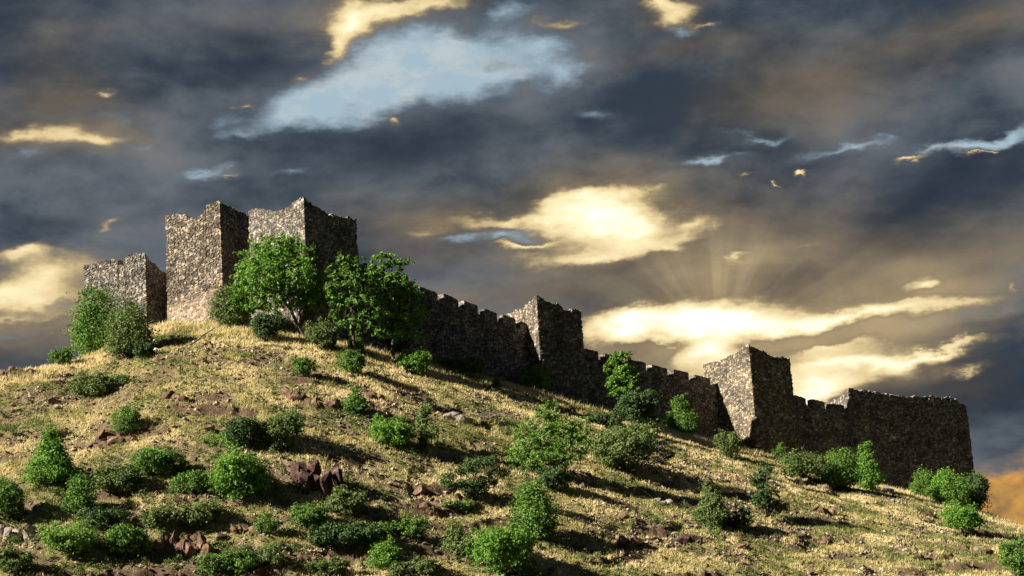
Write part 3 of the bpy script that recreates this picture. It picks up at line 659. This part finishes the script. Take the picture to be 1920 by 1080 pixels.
# ------------------------------------------------------------------ rocks
def rockmat(name, a, b_, c_):
    m, t, b = newmat(name); n = tnoise(t, 1.3, 7, .65); n2 = tnoise(t, 7, 5, .7)
    cc = mixc(t, 1.0, ramp(t, n, [(.3, a), (.5, b_), (.72, c_)]), ramp(t, n2, [(.3, (.6, .6, .6)), (.65, (1.15, 1.12, 1.1))]), 'MULTIPLY')
    t.links.new(cc, b.inputs['Base Color']); bump(t, b, n2, .8, .08); return m
RM = {'red': rockmat('red_rock', (.030, .017, .015), (.075, .042, .034), (.21, .16, .13)), 'brown': rockmat('brown_rock', (.05, .034, .026), (.15, .095, .065), (.30, .21, .15)),
      'grey': rockmat('grey_rock', (.12, .105, .09), (.30, .26, .22), (.50, .44, .37))}
def hull(rng, sx, sy, sz, n=18):
    bm = bmesh.new()
    for _ in range(n):
        v = rng.normal(size=3); v /= np.linalg.norm(v); v *= .75+.35*rng.random(); bm.verts.new((v[0]*sx, v[1]*sy, v[2]*sz))
    r_ = bmesh.ops.convex_hull(bm, input=bm.verts); bmesh.ops.delete(bm, geom=list({g_ for g_ in r_['geom_interior'] if isinstance(g_, bmesh.types.BMVert)}), context='VERTS')
    bmesh.ops.triangulate(bm, faces=bm.faces)
    bmesh.ops.subdivide_edges(bm, edges=bm.edges, cuts=2, use_grid_fill=True)
    for v in bm.verts:
        q = v.co; k = .10*min(sx, sy, sz); v.co = q+Vector(((vnoise(q.y*3/sx+9, q.z*3/sx)-.5), (vnoise(q.x*3/sx, q.z*3/sx+4)-.5), (vnoise(q.x*3/sx+2, q.y*3/sx)-.5)))*k*2.4
    bmesh.ops.triangulate(bm, faces=bm.faces)
    bm.verts.index_update(); bm.verts.ensure_lookup_table()
    V = np.array([v.co[:] for v in bm.verts]); F = np.array([[l.index for l in f.verts] for f in bm.faces]); bm.free()
    return V, F
def rotz(V, a):
    c_, s_ = math.cos(a), math.sin(a); return np.c_[V[:, 0]*c_-V[:, 1]*s_, V[:, 0]*s_+V[:, 1]*c_, V[:, 2]]
def outcrop(name, px, py, wpx, hpx, n, mat, label, cat, group=None, seed=0, tall=1.0, sink=.35):
    p, r = ground(px, py); rng = np.random.default_rng(seed+int(px)); k = r/FPX; w = wpx*k; h = hpx*k*tall; Vs, Fs, o = [], [], 0
    for i in range(n):
        fx = (i+.5)/n-.5 if n > 1 else 0; sz = h*(.45+.35*rng.random()) if n > 1 else h*.6; sx = w/(n**.75)*(.42+.25*rng.random()) if n > 1 else w*.5
        led = name == 'rock_ledge'; sz *= rng.uniform(.55, .95) if led else 1; wide = 1.9*rng.uniform(.6, 1.2) if led else (1.45 if n > 1 else 1); V, F = hull(rng, sx*wide, max(sx*.9, sz*.6), sz, 11+int(rng.integers(6)))
        tl = rng.normal()*.22; V = np.c_[V[:, 0]*math.cos(tl)-V[:, 2]*math.sin(tl), V[:, 1], V[:, 0]*math.sin(tl)+V[:, 2]*math.cos(tl)]; V = rotz(V, rng.normal()*.5 if n > 1 else rng.random()*3)
        x = p[0]+fx*w*.85+rng.normal()*.03*w; y = p[1]+rng.normal()*.10*w*(n > 1); V = V+np.array([x, y, float(H(x, y))+sz*(1-sink*1.6)-.1]) - np.array([p[0], p[1], p[2]])
        Vs.append(V); Fs.append(F+o); o += len(V)
    ob = mesh(name, np.concatenate(Vs), np.concatenate(Fs), mat, None, False); ob.location = p; return tag(ob, label, cat, group)
outcrop('rock_outcrop', 597, 925, 112, 46, 9, RM['red'], 'cluster of big dark-red upright boulders in the middle of the lower slope', 'boulders', None, 21, .95, .1)
outcrop('rock_ledge', 585, 757, 120, 26, 12, RM['brown'], 'dark broken rock ledge below the big spreading tree', 'ledge', None, 5)
outcrop('rock_ledge', 345, 1035, 110, 34, 12, RM['brown'], 'dark rock ledge near the bottom, right of the lower-left bushes', 'ledge', None, 6)
outcrop('rock_ledge', 450, 995, 70, 34, 6, RM['brown'], 'brown broken ledge just below the big bright leafy bush', 'ledge', None, 7)
outcrop('rock_ledge', 25, 1010, 70, 30, 6, RM['grey'], 'pale tan ledge at the left edge of the picture', 'ledge', None, 8)
outcrop('rock_ledge', 205, 830, 90, 20, 8, RM['brown'], 'low broken ledge right of the pyramid-shaped shrub', 'ledge', None, 9)
outcrop('rock_ledge', 30, 705, 66, 18, 7, RM['brown'], 'low rocks breaking the skyline at the far left', 'ledge', None, 10)
outcrop('rock_ledge', 1180, 1030, 80, 28, 5, RM['brown'], 'low rounded red-brown outcrop near the bottom right of the middle', 'ledge', None, 11)
outcrop('rock_ledge', 1290, 1020, 60, 24, 4, RM['red'], 'reddish outcrop right of the low rounded one near the bottom', 'ledge', None, 12)
outcrop('rock_ledge', 1560, 1020, 60, 16, 5, RM['brown'], 'low brown outcrop in open grass below the bastion', 'ledge', None, 13)
RK = [(861,938,22,20,'red','small red boulder beside two tiny shrubs in the middle of the slope'),(785,925,34,20,'brown','brown boulder alone on the slope right of the red boulders'),(800,960,44,18,'brown','flat orange-brown rock right of the bush at the foot of the red boulders'),
      (524,1030,24,16,'red','dark reddish stone below the small round shrub'),(130,890,40,24,'brown','dark boulder at the right foot of the pyramid-shaped shrub'),(168,884,22,8,'grey','flat pale stone right of the dark boulder by the pyramid-shaped shrub'),
      (625,1064,40,22,'brown','dark rounded rock at the bottom, left of the bright upright bush'),(590,1050,14,9,'grey','small whitish stone left of the dark rounded rock at the bottom'),(668,1070,12,8,'grey','single white stone by the foot of the bright upright bush'),
      (100,758,36,14,'brown','low brown rock on the upper left grass, left of the mound-like bush'),(392,806,28,16,'brown','small brown rock on the slope left of the dark bush'),(330,745,50,14,'brown','flat brown rock on the upper slope right of the mound-like bush'),
      (1245,1010,24,18,'red','small dark-red rock between the two bottom outcrops'),(1180,975,40,14,'brown','dark flat rock below the largest juniper shadow'),(1245,945,44,12,'grey','grey flat stones in the shadow right of the dark shadowed slope'),
      (1390,1030,30,16,'brown','brown rock below the conical shrub at lower right'),(1540,960,50,12,'brown','low reddish rock below the left one of the bastion shrubs'),(1660,922,34,14,'grey','pale rock at the foot of the pointed conifer below the bastion'),
      (1810,1035,40,16,'brown','brown rock below the lowest bright bush at right'),(1850,1040,34,14,'red','reddish rock right of the brown rock at the far right'),(700,745,40,16,'brown','brown rock right of the small conical shrub near the top'),
      (855,790,60,18,'grey','grey stones beside the brushwood heap'),(30,770,30,10,'brown','small rock on the upper slope at the left edge'),(270,1000,20,12,'grey','pale stone left of the rounded shrub on the lower left'),(500,1077,40,18,'red','red stone cut by the bottom edge left of the middle')]
for i, (px, py, w, h, k, lab) in enumerate(RK): outcrop('rock', px, py, w, h, 1 if w < 40 else 3, RM[k], lab, 'rock', 'single rocks on the slope', 60+i)

# low herbs and seedlings knitting the bushes together
x, y = [], []; rg = np.random.default_rng(41); az = rg.uniform(-.34, .34, 5200); r = rg.uniform(122, 200, 5200); Ds = np.interp(az, _c[:, 0], _c[:, 1]); xx = r*np.sin(az); yy = r*np.cos(az)
kk = (r < Ds-6) & (rg.random(5200) < .9*sst(fbm(xx/6, yy/5, 3, 120), .46, .62)*(1-.6*sst(r, 140, 175))*(1-.55*sst(az, -.02, .2))+.03); xx, yy = xx[kk], yy[kk]; zz = H(xx, yy); Vh, Th = [], []
for a_, b_, c_ in zip(xx, yy, zz):
    hh_ = rg.uniform(.25, .75); w_ = hh_*rg.uniform(.7, 1.5); V_, F_, T_, _n = leaves(rg, [(0, 0, hh_*.45, w_*.6, w_*.6, hh_*.5)], int(45+90*hh_), .075, 0, .5)
    V_[:, 2] = np.maximum(V_[:, 2], 0); Vh.append(V_+np.array([a_, b_, c_])); Th.append(T_)
Vh = np.concatenate(Vh); o = mesh('low_scrub', Vh, np.arange(len(Vh)).reshape(-1, 4), LM['olive'], None, False, {'tint': np.concatenate(Th)}); tag(o, 'low green herbs and seedlings scattered between the bushes', 'herbs', kind='stuff')

# loose stones: far too many to count
rng = np.random.default_rng(99)
def scatter(n, seed, lo=118, hi=226):
    rg = np.random.default_rng(seed); az = rg.uniform(-.345, .345, n); r = np.sqrt(rg.uniform(lo**2, hi**2, n)); Ds = np.interp(az, _c[:, 0], _c[:, 1]); k = r < Ds+5; return (r*np.sin(az))[k], (r*np.cos(az))[k], Ds[k]-r[k]
x, y, _ = scatter(120000, 5); kk = hsh(np.arange(len(x)), np.arange(len(x)), 3) < (.16+.84*sst(fbm(x/3.2, y/2.6, 4, 44), .45, .60)*sst(fbm(x/1.2, y/1.0, 2, 66), .38, .6)); x, y = x[kk][:42000], y[kk][:42000]
rf = np.random.default_rng(12); wx, wy = [], []
for (a0, b0) in ((A1, B1), (e4, B2), (e5, B3), (T6['c'], T6['c']+T6['dr']*T6['W'])):
    q = rf.random(260); d0 = np.array(b0)-np.array(a0); u0_ = d0/np.linalg.norm(d0); m0 = rf.exponential(1.1, 260); wx.append(a0[0]+d0[0]*q+u0_[1]*m0); wy.append(a0[1]+d0[1]*q-u0_[0]*m0)
x = np.concatenate([x]+wx); y = np.concatenate([y]+wy)
n = len(x); base = np.array([[1,0,0],[-1,0,0],[0,1,0],[0,-1,0],[0,0,1],[0,0,-1]], float); f8 = np.array([[0,2,4],[2,1,4],[1,3,4],[3,0,4],[2,0,5],[1,2,5],[3,1,5],[0,3,5]])
sz = .05+.20*rng.random(n)**3.0+.12*(rng.random(n) > .95); Vv = (base[None]*(1+.5*(rng.random((n, 6, 1))-.5))+rng.normal(size=(n, 6, 3))*.22)*sz[:, None, None]*np.array([1.2, 1.2, .75])+np.stack([x, y, H(x, y)+sz*.3], -1)[:, None]
m, t, b = newmat('loose_stone'); t.links.new(ramp(t, attr(t, 'tint'), [(0, (.08, .055, .04)), (.5, (.20, .155, .11)), (.9, (.29, .24, .18)), (1, (.46, .40, .32))]), b.inputs['Base Color'])
o = mesh('loose_stones', Vv, (f8[None]+(np.arange(n)*6)[:, None, None]).reshape(-1, 3), m, None, False, {'tint': np.repeat(rng.random(n)**1.4, 6)}); tag(o, 'small loose stones strewn over the bare patches of the slope', 'stones', kind='stuff')

# dry grass
x, y, dc = scatter(330000, 7, 120); dens = .30+.70*(1-sst(fbm(x/3.2, y/2.6, 4, 44), .48, .60)); dens = np.where(dc < 9, 1, dens); _, ri, _, _ = H(x, y, True); dens = dens*(1-.8*ri)
kk = hsh(np.arange(len(x)), np.arange(len(x)), 8) < dens; x, y, dc = x[kk], y[kk], dc[kk]; n = len(x); z = H(x, y); NB = 3
gh = (.13+.22*rng.random(n))*(1+.9*np.exp(-((dc-2)/5)**2))*(.55+.9*fbm(x/1.6, y/1.6, 3, 81)); px_ = np.repeat(x, NB)+rng.normal(size=n*NB)*.09; py_ = np.repeat(y, NB)+rng.normal(size=n*NB)*.09; hz = np.repeat(gh, NB)*(.6+.7*rng.random(n*NB)); zz = np.repeat(z, NB)-.04
an = rng.uniform(0, 6.28, n*NB); wd = .030+.03*rng.random(n*NB); ln = rng.normal(size=(n*NB, 2))*.35*hz[:, None]+np.array([.12, 0])*hz[:, None]
Vg = np.stack([np.stack([px_-np.cos(an)*wd, py_-np.sin(an)*wd, zz], -1), np.stack([px_+np.cos(an)*wd, py_+np.sin(an)*wd, zz], -1), np.stack([px_+ln[:, 0], py_+ln[:, 1], zz+hz], -1)], 1)
gt = np.clip(.5+(fbm(x/4.5, y/3.5, 4, 91)-.5)*3.0+np.exp(-(dc/9)**2)*.5+(fbm(x/1.1, y/.8, 2, 93)-.5)*1.1+rng.normal(size=n)*.14, 0, 1)
m, t, b = newmat('dry_grass'); cc = ramp(t, attr(t, 'tint'), [(0, (.15, .185, .052)), (.25, (.28, .275, .096)), (.5, (.44, .385, .160)), (.75, (.57, .48, .225)), (1, (.74, .62, .35))])
t.links.new(cc, b.inputs['Base Color']); tr = t.nodes.new('ShaderNodeBsdfTranslucent'); t.links.new(cc, tr.inputs[0]); mx = t.nodes.new('ShaderNodeMixShader'); mx.inputs[0].default_value = .4
t.links.new(b.outputs[0], mx.inputs[1]); t.links.new(tr.outputs[0], mx.inputs[2]); t.links.new(mx.outputs[0], t.nodes['Material Output'].inputs[0])
o = mesh('dry_grass', Vg, np.arange(3*n*NB).reshape(-1, 3), m, None, False, {'tint': np.repeat(gt, NB*3)}); tag(o, 'dry golden grass covering the hillside', 'grass', kind='stuff')

# ------------------------------------------------------------------ dead wood
m, t, b = newmat('dead_wood'); M_DEAD = m; t.links.new(ramp(t, tnoise(t, 4), [(.3, (.10, .08, .065)), (.7, (.26, .21, .17))]), b.inputs['Base Color'])
def sticks(name, p, segs, label, cat):
    V, F = [], []; rg = np.random.default_rng(3)
    for a_, b_, r0, r1 in segs: limb(V, F, rg, a_, b_, r0, r1, 4, .05)
    o = mesh(name, np.concatenate(V), np.concatenate(F), M_DEAD, None, True); o.location = p; return tag(o, label, cat)
pa, ra = ground(357, 655); pb, rb = ground(404, 628); d_ = pb-pa
sticks('fallen_branch', pa, [((0, 0, .45), (d_[0], d_[1], d_[2]+.75), .10, .06), (d_*.55+np.array([0, 0, .25]), d_*.75+np.array([-.7, 0, .6]), .035, .012), (d_*.35+np.array([0, 0, .2]), d_*.6+np.array([.7, 0, .2]), .03, .012)], 'long dead branch lying slantwise on the grass below the tall slender tower', 'branch')
pc, rc_ = ground(925, 790); rg = np.random.default_rng(8); sg = []
for i in range(60):
    a_ = rg.normal(size=3)*np.array([1.0, .4, .10])+np.array([0, 0, .60]); q = rg.uniform(0, 3.14); L_ = .5+rg.random()*.9
    sg.append((a_-np.array([math.cos(q)*L_, math.sin(q)*L_*.6, .1]), a_+np.array([math.cos(q)*L_, math.sin(q)*L_*.6, rg.random()*.35]), .035, .012))
sticks('brushwood_heap', pc, sg, 'grey heap of dead brushwood on the slope below the upper curtain wall', 'brushwood')
